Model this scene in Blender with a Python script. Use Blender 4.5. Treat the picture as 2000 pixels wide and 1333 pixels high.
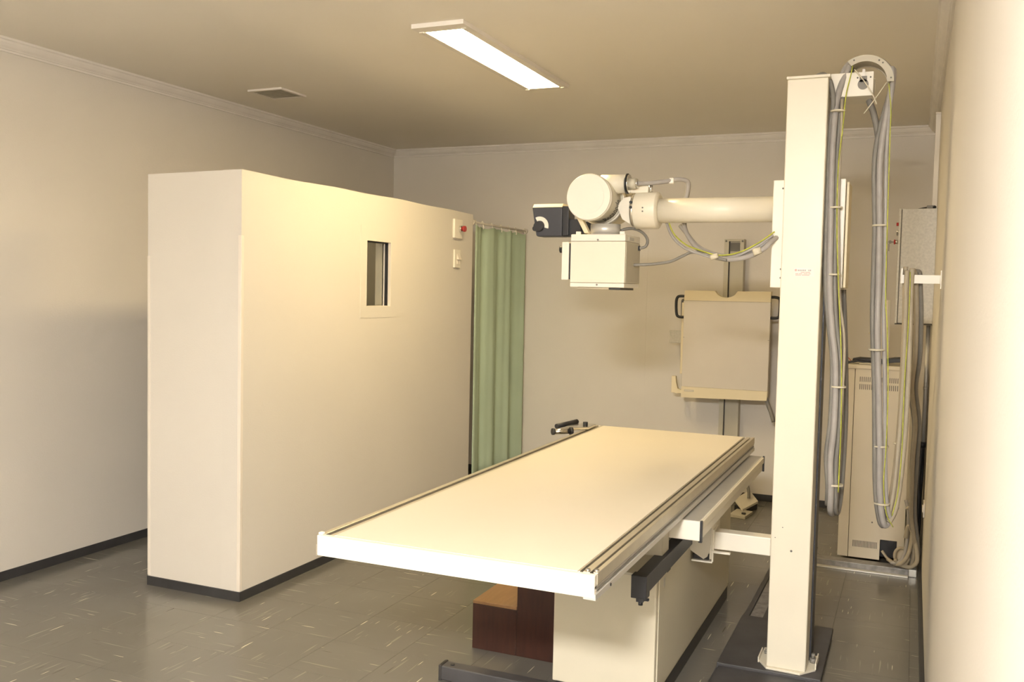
import bpy, math, random
from mathutils import Vector, Matrix

for _o in list(bpy.data.objects):
    bpy.data.objects.remove(_o)
scene = bpy.context.scene
COL = scene.collection
R = math.radians

# ------------------------------------------------------------------ camera
CAM_H, YAW, PITCH, ROLL, FPX = 1.4, 0.4062, -0.0541, 0.0215, 1818.87
fw = Vector((-math.sin(YAW) * math.cos(PITCH), math.cos(YAW) * math.cos(PITCH), math.sin(PITCH)))
rt = Vector((math.cos(YAW), math.sin(YAW), 0))
up = rt.cross(fw)
rt2 = rt * math.cos(ROLL) + up * math.sin(ROLL)
up2 = -rt * math.sin(ROLL) + up * math.cos(ROLL)
cam_data = bpy.data.cameras.new('camera')
cam_data.sensor_width = 36.0
cam_data.lens = FPX * 36.0 / 2000.0
cam_data.clip_start = 0.01
cam = bpy.data.objects.new('camera', cam_data)
m = Matrix((rt2, up2, -fw)).transposed().to_4x4()
m.translation = Vector((0, 0, CAM_H))
cam.matrix_world = m
COL.objects.link(cam)
scene.camera = cam

# ------------------------------------------------------------------ world, light levels, exposure
world = bpy.data.worlds.new('world')
scene.world = world
world.use_nodes = True
world.node_tree.nodes['Background'].inputs[0].default_value = (0.9, 0.95, 1.0, 1)
world.node_tree.nodes['Background'].inputs[1].default_value = 0.0
LAMP_WARM = ((1.0, 0.77, 0.40), 54.0)      # lit panel over the table
FILL_NEUTRAL = ((1.0, 0.975, 0.945), 410.0)   # light box added behind the viewer for the unseen frontal light
vs = scene.view_settings
vs.view_transform = 'Standard'
vs.look = 'None'
vs.exposure = 0.10
vs.gamma = 1.0
vs.use_curve_mapping = False

# ------------------------------------------------------------------ materials
def new_mat(name):
    mt = bpy.data.materials.new(name)
    mt.use_nodes = True
    nt = mt.node_tree
    return mt, nt, nt.nodes['Principled BSDF']

def paint(name, col, rough=0.5, spec=0.3, metal=0.0, var=0.04, scale=6.0, bump=0.0, bscale=220.0, coat=0.0):
    """paint / plastic / metal with slight tone variation and fine relief"""
    mt, nt, b = new_mat(name)
    N, L = nt.nodes, nt.links
    tc = N.new('ShaderNodeTexCoord')
    nz = N.new('ShaderNodeTexNoise'); nz.inputs['Scale'].default_value = scale; nz.inputs['Detail'].default_value = 4
    L.new(tc.outputs['Object'], nz.inputs['Vector'])
    rp = N.new('ShaderNodeValToRGB')
    rp.color_ramp.elements[0].position = 0.3; rp.color_ramp.elements[1].position = 0.7
    rp.color_ramp.elements[0].color = tuple(c * (1 - var) for c in col) + (1,)
    rp.color_ramp.elements[1].color = tuple(min(1, c * (1 + var)) for c in col) + (1,)
    L.new(nz.outputs['Fac'], rp.inputs['Fac'])
    L.new(rp.outputs['Color'], b.inputs['Base Color'])
    b.inputs['Roughness'].default_value = rough
    b.inputs['Metallic'].default_value = metal
    b.inputs['Specular IOR Level'].default_value = spec
    b.inputs['Coat Weight'].default_value = coat
    if bump > 0:
        n2 = N.new('ShaderNodeTexNoise'); n2.inputs['Scale'].default_value = bscale; n2.inputs['Detail'].default_value = 3
        L.new(tc.outputs['Object'], n2.inputs['Vector'])
        bp = N.new('ShaderNodeBump'); bp.inputs['Strength'].default_value = bump; bp.inputs['Distance'].default_value = 0.002
        L.new(n2.outputs['Fac'], bp.inputs['Height'])
        L.new(bp.outputs['Normal'], b.inputs['Normal'])
    return mt

def emissive(name, col, strength):
    mt, nt, b = new_mat(name)
    b.inputs['Base Color'].default_value = (0.9, 0.9, 0.88, 1)
    b.inputs['Emission Color'].default_value = col + (1,)
    b.inputs['Emission Strength'].default_value = strength
    return mt

def tile_mat(name, along_x):
    """grey-olive vinyl with sparse pale and dark streaks running one way"""
    mt, nt, b = new_mat(name)
    N, L = nt.nodes, nt.links
    geo = N.new('ShaderNodeNewGeometry')
    base = N.new('ShaderNodeTexNoise'); base.inputs['Scale'].default_value = 2.2; base.inputs['Detail'].default_value = 5
    L.new(geo.outputs['Position'], base.inputs['Vector'])
    rp = N.new('ShaderNodeValToRGB')
    rp.color_ramp.elements[0].position = 0.3; rp.color_ramp.elements[0].color = (0.145, 0.136, 0.116, 1)
    rp.color_ramp.elements[1].position = 0.7; rp.color_ramp.elements[1].color = (0.170, 0.160, 0.137, 1)
    L.new(base.outputs['Fac'], rp.inputs['Fac'])
    last = rp.outputs['Color']
    for (s_long, s_short, lo, hi, col, off) in ((6.5, 120.0, 0.755, 0.785, (0.62, 0.56, 0.42, 1), 0.0),
                                                (5.0, 90.0, 0.69, 0.76, (0.235, 0.218, 0.175, 1), 3.3),
                                                (6.0, 110.0, 0.785, 0.82, (0.085, 0.075, 0.058, 1), 7.7)):
        mp = N.new('ShaderNodeMapping')
        mp.inputs['Scale'].default_value = (s_long, s_short, 1) if along_x else (s_short, s_long, 1)
        mp.inputs['Location'].default_value = (off, off * 1.7, 0)
        L.new(geo.outputs['Position'], mp.inputs['Vector'])
        nz = N.new('ShaderNodeTexNoise'); nz.inputs['Scale'].default_value = 1.0; nz.inputs['Detail'].default_value = 0.5
        L.new(mp.outputs['Vector'], nz.inputs['Vector'])
        mr = N.new('ShaderNodeMapRange'); mr.inputs['From Min'].default_value = lo; mr.inputs['From Max'].default_value = hi
        L.new(nz.outputs['Fac'], mr.inputs['Value'])
        mx = N.new('ShaderNodeMix'); mx.data_type = 'RGBA'
        L.new(mr.outputs['Result'], mx.inputs['Factor'])
        L.new(last, mx.inputs['A']); mx.inputs['B'].default_value = col
        last = mx.outputs['Result']
    L.new(last, b.inputs['Base Color'])
    rn = N.new('ShaderNodeTexNoise'); rn.inputs['Scale'].default_value = 5.0; rn.inputs['Detail'].default_value = 6
    L.new(geo.outputs['Position'], rn.inputs['Vector'])
    mr = N.new('ShaderNodeMapRange'); mr.inputs['To Min'].default_value = 0.12; mr.inputs['To Max'].default_value = 0.28
    L.new(rn.outputs['Fac'], mr.inputs['Value']); L.new(mr.outputs['Result'], b.inputs['Roughness'])
    b.inputs['Specular IOR Level'].default_value = 0.5
    return mt

def wood_mat(name, c0, c1):
    mt, nt, b = new_mat(name)
    N, L = nt.nodes, nt.links
    tc = N.new('ShaderNodeTexCoord')
    mp = N.new('ShaderNodeMapping'); mp.inputs['Scale'].default_value = (30, 4, 4)
    L.new(tc.outputs['Object'], mp.inputs['Vector'])
    nz = N.new('ShaderNodeTexNoise'); nz.inputs['Scale'].default_value = 2.0; nz.inputs['Detail'].default_value = 6
    L.new(mp.outputs['Vector'], nz.inputs['Vector'])
    rp = N.new('ShaderNodeValToRGB')
    rp.color_ramp.elements[0].color = c0 + (1,); rp.color_ramp.elements[1].color = c1 + (1,)
    rp.color_ramp.elements[0].position = 0.3; rp.color_ramp.elements[1].position = 0.75
    L.new(nz.outputs['Fac'], rp.inputs['Fac']); L.new(rp.outputs['Color'], b.inputs['Base Color'])
    b.inputs['Roughness'].default_value = 0.35
    return mt

def glass_mat(name):
    mt, nt, b = new_mat(name)
    b.inputs['Base Color'].default_value = (0.9, 0.93, 0.9, 1)
    b.inputs['Roughness'].default_value = 0.02
    b.inputs['Transmission Weight'].default_value = 1.0
    b.inputs['IOR'].default_value = 1.1
    return mt

M = dict(
    wall=paint('wall_paint', (0.74, 0.69, 0.615), 0.75, 0.2, var=0.02, scale=1.5, bump=0.25, bscale=160),
    booth=paint('booth_paint', (0.72, 0.675, 0.60), 0.6, 0.25, var=0.015, scale=2.0, bump=0.25, bscale=140),
    ceiling=paint('ceiling_paint', (0.90, 0.845, 0.75), 0.85, 0.1, var=0.02, scale=1.0, bump=0.15, bscale=120),
    cornice=paint('cornice_plaster', (0.82, 0.77, 0.70), 0.7, 0.2),
    guard=paint('corner_guard_plastic', (0.82, 0.75, 0.65), 0.35, 0.4),
    skirting=paint('skirting_vinyl', (0.035, 0.034, 0.034), 0.45, 0.4, var=0.15, scale=12),
    subfloor=paint('tile_grout', (0.05, 0.046, 0.04), 0.9, 0.1),
    cream=paint('cream_enamel', (0.80, 0.74, 0.60), 0.35, 0.45, var=0.012),
    white=paint('white_enamel', (0.84, 0.79, 0.68), 0.35, 0.45, var=0.012),
    laminate=paint('table_laminate', (0.80, 0.73, 0.60), 0.28, 0.4, var=0.012, scale=3.0),
    silver=paint('brushed_aluminium', (0.62, 0.57, 0.47), 0.35, 0.5, metal=0.75, var=0.05, scale=20),
    alu=paint('aluminium_profile', (0.60, 0.58, 0.53), 0.4, 0.5, metal=0.35, var=0.03, scale=14),
    dark=paint('dark_rubber', (0.03, 0.028, 0.027), 0.5, 0.35, var=0.2, scale=12),
    black=paint('black_plastic', (0.022, 0.022, 0.024), 0.4, 0.4, var=0.15, scale=10),
    slate=paint('slate_plastic', (0.040, 0.041, 0.048), 0.45, 0.4, var=0.1),
    darksteel=paint('dark_steel', (0.055, 0.053, 0.055), 0.5, 0.4, var=0.25, scale=9),
    floormetal=paint('scuffed_floor_metal', (0.25, 0.24, 0.23), 0.45, 0.4, metal=0.3, var=0.3, scale=30),
    chrome=paint('chrome', (0.75, 0.74, 0.72), 0.15, 0.5, metal=1.0),
    pedestal=paint('pedestal_enamel', (0.66, 0.61, 0.48), 0.4, 0.4, var=0.015),
    beigebox=paint('beige_panel', (0.78, 0.68, 0.47), 0.45, 0.35, var=0.02),
    bucky=paint('bucky_face', (0.66, 0.60, 0.51), 0.55, 0.3, var=0.015),
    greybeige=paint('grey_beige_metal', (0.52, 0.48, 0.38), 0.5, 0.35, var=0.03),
    cabinet=paint('cabinet_enamel', (0.68, 0.61, 0.49), 0.5, 0.35, var=0.015),
    greybox=paint('hammered_grey_enamel', (0.52, 0.49, 0.42), 0.4, 0.45, var=0.10, scale=90),
    hose=paint('grey_hose', (0.36, 0.335, 0.31), 0.45, 0.4, var=0.06, scale=30),
    hosedark=paint('dark_grey_hose', (0.22, 0.205, 0.18), 0.5, 0.35, var=0.06, scale=30),
    hosebeige=paint('beige_hose', (0.40, 0.345, 0.255), 0.5, 0.35, var=0.06, scale=30),
    earth=paint('green_yellow_wire', (0.46, 0.48, 0.06), 0.45, 0.4, var=0.25, scale=60),
    tie=paint('cable_tie_plastic', (0.66, 0.60, 0.46), 0.4, 0.4),
    red=paint('red_plastic', (0.45, 0.03, 0.03), 0.3, 0.5),
    redink=paint('red_ink', (0.75, 0.35, 0.32), 0.6, 0.2),
    greyink=paint('grey_ink', (0.42, 0.36, 0.36), 0.6, 0.2),
    ink=paint('dark_ink', (0.16, 0.15, 0.13), 0.6, 0.2),
    paper=paint('sticker_paper', (0.88, 0.84, 0.76), 0.5, 0.3),
    curtain=paint('green_curtain_cloth', (0.44, 0.535, 0.39), 0.85, 0.1, var=0.04, scale=3, bump=0.2, bscale=300),
    rod=paint('curtain_rod_paint', (0.55, 0.50, 0.42), 0.4, 0.4),
    maroon=wood_mat('maroon_step_wood', (0.036, 0.014, 0.010), (0.058, 0.022, 0.014)),
    steptop=wood_mat('worn_step_top', (0.30, 0.165, 0.07), (0.37, 0.21, 0.095)),
    tile_x=tile_mat('vinyl_tile_streaks_across', True),
    tile_y=tile_mat('vinyl_tile_streaks_deep', False),
    glass=glass_mat('lead_glass'),
    lamp_warm=emissive('lit_diffuser_warm', *LAMP_WARM),
    fill_neutral=emissive('fill_light_neutral', *FILL_NEUTRAL),
)

# ------------------------------------------------------------------ mesh helpers (world coordinates in, object origins set)
class MB:
    def __init__(self):
        self.v, self.f, self.s = [], [], []
    def add(self, verts, faces, smooth=False):
        o = len(self.v)
        self.v += [tuple(p) for p in verts]
        for fc in faces:
            self.f.append([i + o for i in fc]); self.s.append(smooth)
        return self
    def box(self, x0, x1, y0, y1, z0, z1):
        vs_ = [(x0, y0, z0), (x1, y0, z0), (x1, y1, z0), (x0, y1, z0), (x0, y0, z1), (x1, y0, z1), (x1, y1, z1), (x0, y1, z1)]
        return self.add(vs_, [(0, 3, 2, 1), (4, 5, 6, 7), (0, 1, 5, 4), (1, 2, 6, 5), (2, 3, 7, 6), (3, 0, 4, 7)])
    def frustum(self, p0, p1, r0, r1, n=24, caps=True):
        p0, p1 = Vector(p0), Vector(p1)
        d = (p1 - p0).normalized()
        a = d.orthogonal().normalized(); b = d.cross(a)
        vs_ = []
        for p, r in ((p0, r0), (p1, r1)):
            for i in range(n):
                t = 2 * math.pi * i / n
                vs_.append(p + a * (r * math.cos(t)) + b * (r * math.sin(t)))
        o = len(self.v)
        self.add(vs_, [(i, (i + 1) % n, n + (i + 1) % n, n + i) for i in range(n)], True)
        if caps:
            self.f.append([o + i for i in reversed(range(n))]); self.s.append(False)
            self.f.append([o + n + i for i in range(n)]); self.s.append(False)
        return self
    def cyl(self, p0, p1, r, n=24):
        return self.frustum(p0, p1, r, r, n)
    def prism(self, poly, axis, a0, a1):
        """extrude a 2-D outline along X ('x': poly=(y,z)), Y ('y': poly=(x,z)) or Z ('z': poly=(x,y))"""
        n = len(poly)
        mk = {'x': lambda p, a: (a, p[0], p[1]), 'y': lambda p, a: (p[0], a, p[1]), 'z': lambda p, a: (p[0], p[1], a)}[axis]
        vs_ = [mk(p, a0) for p in poly] + [mk(p, a1) for p in poly]
        return self.add(vs_, [(i, (i + 1) % n, n + (i + 1) % n, n + i) for i in range(n)] + [tuple(reversed(range(n))), tuple(range(n, 2 * n))])
    def tube(self, pts, r, n=8, sub=6):
        pts = [Vector(p) for p in pts]
        P = []
        for i in range(len(pts) - 1):
            p0 = pts[i - 1] if i else pts[0] * 2 - pts[1]
            p1, p2 = pts[i], pts[i + 1]
            p3 = pts[i + 2] if i + 2 < len(pts) else pts[-1] * 2 - pts[-2]
            for k in range(sub):
                t = k / sub
                P.append(0.5 * ((2 * p1) + (p2 - p0) * t + (2 * p0 - 5 * p1 + 4 * p2 - p3) * t * t + (3 * p1 - p0 - 3 * p2 + p3) * t ** 3))
        P.append(pts[-1])
        vs_ = []
        a = None
        for i, p in enumerate(P):
            d = (P[min(i + 1, len(P) - 1)] - P[max(i - 1, 0)]).normalized()
            a = d.orthogonal().normalized() if a is None else (a - d * a.dot(d)).normalized()
            b = d.cross(a)
            for k in range(n):
                t = 2 * math.pi * k / n
                vs_.append(p + a * (r * math.cos(t)) + b * (r * math.sin(t)))
        o = len(self.v)
        m_ = len(P)
        self.add(vs_, [(i * n + k, i * n + (k + 1) % n, (i + 1) * n + (k + 1) % n, (i + 1) * n + k) for i in range(m_ - 1) for k in range(n)], True)
        self.f.append([o + k for k in reversed(range(n))]); self.s.append(False)
        self.f.append([o + (m_ - 1) * n + k for k in range(n)]); self.s.append(False)
        return self
    def arc_band(self, cx, cz, r0, r1, t0, t1, y0, y1, n=20):
        """curved plate in the XZ plane, between two radii, from angle t0 to t1 (degrees), with depth in Y"""
        vs_ = []
        for i in range(n + 1):
            t = R(t0 + (t1 - t0) * i / n)
            c, s = math.cos(t), math.sin(t)
            vs_ += [(cx + r0 * c, y0, cz + r0 * s), (cx + r1 * c, y0, cz + r1 * s), (cx + r1 * c, y1, cz + r1 * s), (cx + r0 * c, y1, cz + r0 * s)]
        fs = []
        for i in range(n):
            a, b = 4 * i, 4 * i + 4
            fs += [(a, b, b + 1, a + 1), (a + 1, b + 1, b + 2, a + 2), (a + 2, b + 2, b + 3, a + 3), (a + 3, b + 3, b, a)]
        e = 4 * n
        fs += [(0, 1, 2, 3), (e + 3, e + 2, e + 1, e)]
        return self.add(vs_, fs)
    def sphere(self, c, rx, ry, rz, nu=16, nv=10):
        vs_ = [(c[0], c[1], c[2] - rz)]
        for j in range(1, nv):
            a = -math.pi / 2 + math.pi * j / nv
            for i in range(nu):
                t = 2 * math.pi * i / nu
                vs_.append((c[0] + rx * math.cos(a) * math.cos(t), c[1] + ry * math.cos(a) * math.sin(t), c[2] + rz * math.sin(a)))
        vs_.append((c[0], c[1], c[2] + rz))
        fs = [(0, 1 + (i + 1) % nu, 1 + i) for i in range(nu)]
        for j in range(nv - 2):
            for i in range(nu):
                a, b = 1 + j * nu + i, 1 + j * nu + (i + 1) % nu
                fs.append((a, b, b + nu, a + nu))
        l = len(vs_) - 1
        o = 1 + (nv - 2) * nu
        fs += [(o + i, o + (i + 1) % nu, l) for i in range(nu)]
        return self.add(vs_, fs, True)

WLOC = {}

def tag(o, label=None, cat=None, group=None, kind=None):
    if label: o['label'] = label
    if cat: o['category'] = cat
    if group: o['group'] = group
    if kind: o['kind'] = kind
    return o

def thing(name, label, cat, loc, group=None):
    o = bpy.data.objects.new(name, None)
    o.empty_display_size = 0.05
    o.location = loc
    COL.objects.link(o)
    WLOC[o.name] = Vector(loc)
    return tag(o, label, cat, group)

def obj(name, mb, mat, parent=None, bevel=0.0, seg=2, label=None):
    vs_ = [Vector(p) for p in mb.v]
    lo = Vector((min(p.x for p in vs_), min(p.y for p in vs_), min(p.z for p in vs_)))
    hi = Vector((max(p.x for p in vs_), max(p.y for p in vs_), max(p.z for p in vs_)))
    c = (lo + hi) / 2
    me = bpy.data.meshes.new(name)
    me.from_pydata([p - c for p in vs_], [], mb.f)
    me.polygons.foreach_set('use_smooth', mb.s)
    me.materials.append(M[mat])
    me.update()
    o = bpy.data.objects.new(name, me)
    COL.objects.link(o)
    if parent is not None:
        o.parent = parent
        o.location = c - WLOC[parent.name]
    else:
        o.location = c
    WLOC[o.name] = c
    if bevel > 0:
        bv = o.modifiers.new('bevel', 'BEVEL'); bv.width = bevel; bv.segments = seg
        bv.limit_method = 'ANGLE'; bv.angle_limit = R(40)
    if label: o['label'] = label
    return o

def box(name, x0, x1, y0, y1, z0, z1, mat, parent=None, bevel=0.0, **k):
    return obj(name, MB().box(x0, x1, y0, y1, z0, z1), mat, parent, bevel, **k)

def cyl(name, p0, p1, r, mat, parent=None, n=24, bevel=0.0, **k):
    return obj(name, MB().cyl(p0, p1, r, n), mat, parent, bevel, **k)

def tube(name, pts, r, mat, parent=None, n=8, **k):
    return obj(name, MB().tube(pts, r, n), mat, parent, **k)

def like(src, name, world, parent):
    """another copy of an alike part, sharing the mesh"""
    o = bpy.data.objects.new(name, src.data)
    COL.objects.link(o)
    o.parent = parent
    o.location = Vector(world) - WLOC[parent.name]
    for md in src.modifiers:
        if md.type == 'BEVEL':
            bv = o.modifiers.new('bevel', 'BEVEL'); bv.width = md.width; bv.segments = md.segments
            bv.limit_method = 'ANGLE'; bv.angle_limit = md.angle_limit
    WLOC[o.name] = Vector(world)
    return o

def lettering(text, size):
    cu = bpy.data.curves.new('lettering', 'FONT')
    cu.body = text; cu.size = size; cu.extrude = 0.0; cu.shear = 0.25; cu.offset = 0.0009
    o = bpy.data.objects.new('lettering', cu)
    COL.objects.link(o)
    bpy.context.view_layer.update()
    dg = bpy.context.evaluated_depsgraph_get()
    me = bpy.data.meshes.new_from_object(o.evaluated_get(dg))
    vs_ = [v.co.copy() for v in me.vertices]
    fs = [list(p.vertices) for p in me.polygons]
    bpy.data.objects.remove(o); bpy.data.curves.remove(cu); bpy.data.meshes.remove(me)
    return vs_, fs

# ------------------------------------------------------------------ room dimensions (metres)
XL, XR, YB, YF, ZC = -3.838, 0.09, 6.473, -1.9, 2.49
T = 0.12

def struct(o):
    o['kind'] = 'structure'
    return o

# ---- floor: dark bedding with separate vinyl tiles
floor = struct(box('floor', XL - T, XR + T, YF - T, YB + T, -0.15, -0.003, 'subfloor'))
TS = 0.30
X_JOINT, Y_JOINT = -0.26, 0.06
h = TS / 2 - 0.0006
tile_proto = {}
cells = []
i0 = math.floor((XL - X_JOINT) / TS); i1 = math.ceil((XR - X_JOINT) / TS)
j0 = math.floor((YF - Y_JOINT) / TS); j1 = math.ceil((YB - Y_JOINT) / TS)
for i in range(i0, i1):
    for j in range(j0, j1):
        xa, xb = max(XL, X_JOINT + i * TS), min(XR, X_JOINT + (i + 1) * TS)
        ya, yb = max(YF, Y_JOINT + j * TS), min(YB, Y_JOINT + (j + 1) * TS)
        if xb - xa < 0.01 or yb - ya < 0.01:
            continue
        c = Vector(((xa + xb) / 2, (ya + yb) / 2, 0))
        d = c - Vector((0, 0, CAM_H))
        dep = d.dot(fw)
        vis = False
        if dep > 0.5:
            u = FPX * d.dot(rt2) / dep; v = -FPX * d.dot(up2) / dep
            vis = abs(u) < 1130 and v < 830
            # behind the booth or inside it nothing of the floor shows
            if c.x < -2.75 and c.y > 3.6 and c.x / c.y > -0.83:
                vis = False
        cells.append((vis, dep, xa, xb, ya, yb, (i + j) % 2))
seen = sorted([c for c in cells if c[0]], key=lambda c: c[1])
rest = [c for c in cells if not c[0]] + seen[300:]
for (_, _, xa, xb, ya, yb, k) in seen[:300]:
    mat = 'tile_x' if k else 'tile_y'
    full = xb - xa > TS - 1e-4 and yb - ya > TS - 1e-4
    c = ((xa + xb) / 2, (ya + yb) / 2, -0.0015)
    if full and mat in tile_proto:
        like(tile_proto[mat], 'tile', c, floor)
    else:
        o = obj('tile', MB().box(xa + 0.0006, xb - 0.0006, ya + 0.0006, yb - 0.0006, -0.003, 0.0), mat, floor)
        if full: tile_proto[mat] = o
for k, mat in ((0, 'tile_y'), (1, 'tile_x')):
    mb = MB()
    for (_, _, xa, xb, ya, yb, kk) in rest:
        if kk == k: mb.box(xa + 0.0006, xb - 0.0006, ya + 0.0006, yb - 0.0006, -0.003, 0.0)
    if mb.v:
        obj('tile_field', mb, mat, floor)['kind'] = 'stuff'

# ---- walls, ceiling
struct(box('wall_left', XL - T, XL, YF - T, YB + T, -0.003, ZC, 'wall'))
wall_back = struct(box('wall_back', XL, XR, YB, YB + T, -0.003, ZC, 'wall'))
box('panel_seam', -1.752, -1.747, YB - 0.0015, YB + 0.001, 0.045, ZC - 0.06, 'wall', wall_back)
struct(box('wall_right', XR, XR + T, YF - T, YB + T, -0.003, ZC, 'wall'))
struct(box('wall_front', XL, XR, YF - T, YF, -0.003, ZC, 'wall'))
struct(box('ceiling', XL - T, XR + T, YF - T, YB + T, ZC, ZC + 0.12, 'ceiling'))

# cornice profile (distance from wall, height below ceiling)
PROF = [(0, 0), (0.052, 0), (0.052, -0.010), (0.044, -0.014), (0.040, -0.022), (0.030, -0.034), (0.018, -0.042), (0.016, -0.046), (0.010, -0.047), (0.010, -0.057), (0, -0.057)]
def cornice(n, side):
    mb = MB()
    if side == 'left':
        mb.prism([(XL + d, ZC + z) for d, z in PROF], 'y', YF, YB)
    elif side == 'right':
        mb.prism([(XR - d, ZC + z) for d, z in PROF], 'y', YF, YB)
    elif side == 'back':
        mb.prism([(YB - d, ZC + z) for d, z in PROF], 'x', XL, XR)
    else:
        mb.prism([(YF + d, ZC + z) for d, z in PROF], 'x', XL, XR)
    return struct(obj('trim_%d' % n, mb, 'cornice'))
for n, s in enumerate(('left', 'back', 'right', 'front'), 1):
    cornice(n, s)
BH, BT = 0.046, 0.006
struct(box('baseboard_left', XL, XL + BT, YF, YB, 0, BH, 'skirting', bevel=0.002))
struct(box('baseboard_back', XL + BT, XR - 0.016, YB - BT, YB, 0, BH, 'skirting', bevel=0.002))
struct(box('baseboard_right', XR - 0.016, XR, YF, YB, 0, BH, 'skirting', bevel=0.002))
struct(box('baseboard_front', XL + BT, XR - 0.016, YF, YF + BT, 0, BH, 'skirting', bevel=0.002))

# ------------------------------------------------------------------ ceiling lights and vent
def ceiling_light(label, x0, x1, y0, y1, mat):
    t = thing('ceiling_light', label, 'ceiling light', ((x0 + x1) / 2, (y0 + y1) / 2, ZC))
    zb = ZC - 0.018
    a0, a1, b0, b1 = x0 + 0.030, x1 - 0.038, y0 + 0.068, y1 - 0.045
    mb = MB().box(x0, x1, y0, b0, zb, ZC).box(x0, x1, b1, y1, zb, ZC).box(x0, a0, b0, b1, zb, ZC).box(a1, x1, b0, b1, zb, ZC)
    obj('frame', mb, 'cornice', t)
    box('diffuser', a0, a1, b0, b1, zb + 0.001, zb + 0.006, mat, t)
    for cx, cy in ((a0 - 0.012, b0 - 0.010), (a1 + 0.012, b0 - 0.010), (a0 - 0.012, b1 + 0.010), (a1 + 0.014, b1 + 0.012)):
        box('clip', cx - 0.010, cx + 0.010, cy - 0.005, cy + 0.005, zb - 0.004, zb, 'white', t, 0.0015)
    return t
ceiling_light('long lit ceiling light panel above the examination table', -1.955, -1.715, 3.42, 4.675, 'lamp_warm')
pb = thing('added_light', 'added hanging light box for the unseen light behind the viewer', 'ceiling light', (-0.28, -0.75, ZC))  # lamp added for the frontal light, hung below the ceiling to brighten it
box('light_box', -0.53, -0.03, -0.90, -0.60, 2.16, 2.24, 'fill_neutral', pb)
for xa in (-0.56, -0.03):
    box('end_cap', xa, xa + 0.03, -0.91, -0.59, 2.15, 2.25, 'white', pb, 0.004)
for xa in (-0.545, -0.015):
    cyl('hanger_rod', (xa, -0.75, 2.25), (xa, -0.75, ZC), 0.005, 'chrome', pb, 10)

v = thing('ceiling_vent', 'small square ceiling vent grille near the left wall cornice', 'vent', (-3.355, 4.365, ZC))
zb = ZC - 0.010
x0, x1, y0, y1 = -3.47, -3.24, 4.25, 4.48
obj('vent_frame', MB().box(x0, x1, y0, y0 + 0.018, zb, ZC).box(x0, x1, y1 - 0.018, y1, zb, ZC).box(x0, x0 + 0.018, y0 + 0.018, y1 - 0.018, zb, ZC).box(x1 - 0.018, x1, y0 + 0.018, y1 - 0.018, zb, ZC), 'cornice', v)
box('vent_backing', x0 + 0.018, x1 - 0.018, y0 + 0.018, y1 - 0.018, ZC - 0.002, ZC, 'cornice', v)
sl = None
for k in range(10):
    yy = y0 + 0.028 + k * 0.0193
    if sl is None:
        sl = obj('slat', MB().prism([(yy - 0.006, zb + 0.001), (yy - 0.004, zb), (yy + 0.006, ZC - 0.003), (yy + 0.004, ZC - 0.002)], 'x', x0 + 0.018, x1 - 0.018), 'greybeige', v)
        z_sl = WLOC[sl.name].copy()
    else:
        like(sl, 'slat', (z_sl.x, z_sl.y + k * 0.0193, z_sl.z), v)

# ------------------------------------------------------------------ control booth
BX0, BX1, BY0, BY1, BZ = -3.2152, -2.6857, 3.2545, 5.5512, 1.8977
WT = 0.10
b = thing('control_booth', 'tall beige plastered control booth partition with small viewing window', 'booth', (BX1 - 0.2, BY0 + 0.6, 0))
wy0, wy1, wz0, wz1 = 4.258, 4.514, 1.297, 1.655
nb = 40
# side wall with a slightly uneven hand-plastered top edge
random.seed(4)
def top_of(y):
    return BZ + 0.002 * math.sin(y * 3.1) + 0.002 * math.sin(y * 9.7 + 1)
mb = MB()
ys = [BY0 + (BY1 - BY0) * i / nb for i in range(nb + 1)]
vs_ = []
for y in ys:
    vs_ += [(BX1, y, wz1 + 0.0), (BX1, y, top_of(y)), (BX1 - WT, y, top_of(y)), (BX1 - WT, y, wz1 + 0.0)]
fs = []
for i in range(nb):
    a_, b_ = 4 * i, 4 * i + 4
    fs += [(a_, b_, b_ + 1, a_ + 1), (a_ + 1, b_ + 1, b_ + 2, a_ + 2), (a_ + 2, b_ + 2, b_ + 3, a_ + 3), (a_ + 3, b_ + 3, b_, a_)]
e = 4 * nb
fs += [(0, 1, 2, 3), (e + 3, e + 2, e + 1, e)]
mb.add(vs_, fs)
mb.box(BX1 - WT, BX1, BY0, BY1, 0, wz0).box(BX1 - WT, BX1, BY0, wy0, wz0, wz1).box(BX1 - WT, BX1, wy1, BY1, wz0, wz1)
obj('side_wall', mb, 'booth', b)
t0 = top_of(BY0)
obj('front_wall', MB().prism([(BX0, 0), (BX1 - WT, 0), (BX1 - WT, t0 - 0.001), (BX0, t0 - 0.006)], 'y', BY0, BY0 + WT), 'booth', b)
box('corner_guard', BX1 - 0.016, BX1 + 0.002, BY0 - 0.002, BY0 + 0.016, BH, 1.614, 'guard', b, 0.002)
box('corner_guard', BX0 - 0.002, BX0 + 0.014, BY0 - 0.002, BY0 + 0.016, BH, 1.523, 'guard', b, 0.002)
box('skirting', BX0, BX1 + 0.006, BY0 - 0.006, BY0, 0, BH - 0.004, 'skirting', b)
box('skirting', BX1, BX1 + 0.006, BY0, 3.612, 0, BH - 0.004, 'skirting', b)
box('skirting', BX1, BX1 + 0.005, 3.614, BY1, 0, BH - 0.004, 'skirting', b)
w = obj('window_frame', MB().box(BX1 - WT, BX1 + 0.002, wy0, wy0 + 0.005, wz0, wz1).box(BX1 - WT, BX1 + 0.002, wy1 - 0.005, wy1, wz0, wz1)
        .box(BX1 - WT, BX1 + 0.002, wy0 + 0.005, wy1 - 0.005, wz0, wz0 + 0.004).box(BX1 - WT, BX1 + 0.002, wy0 + 0.005, wy1 - 0.005, wz1 - 0.004, wz1), 'guard', b)
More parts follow.
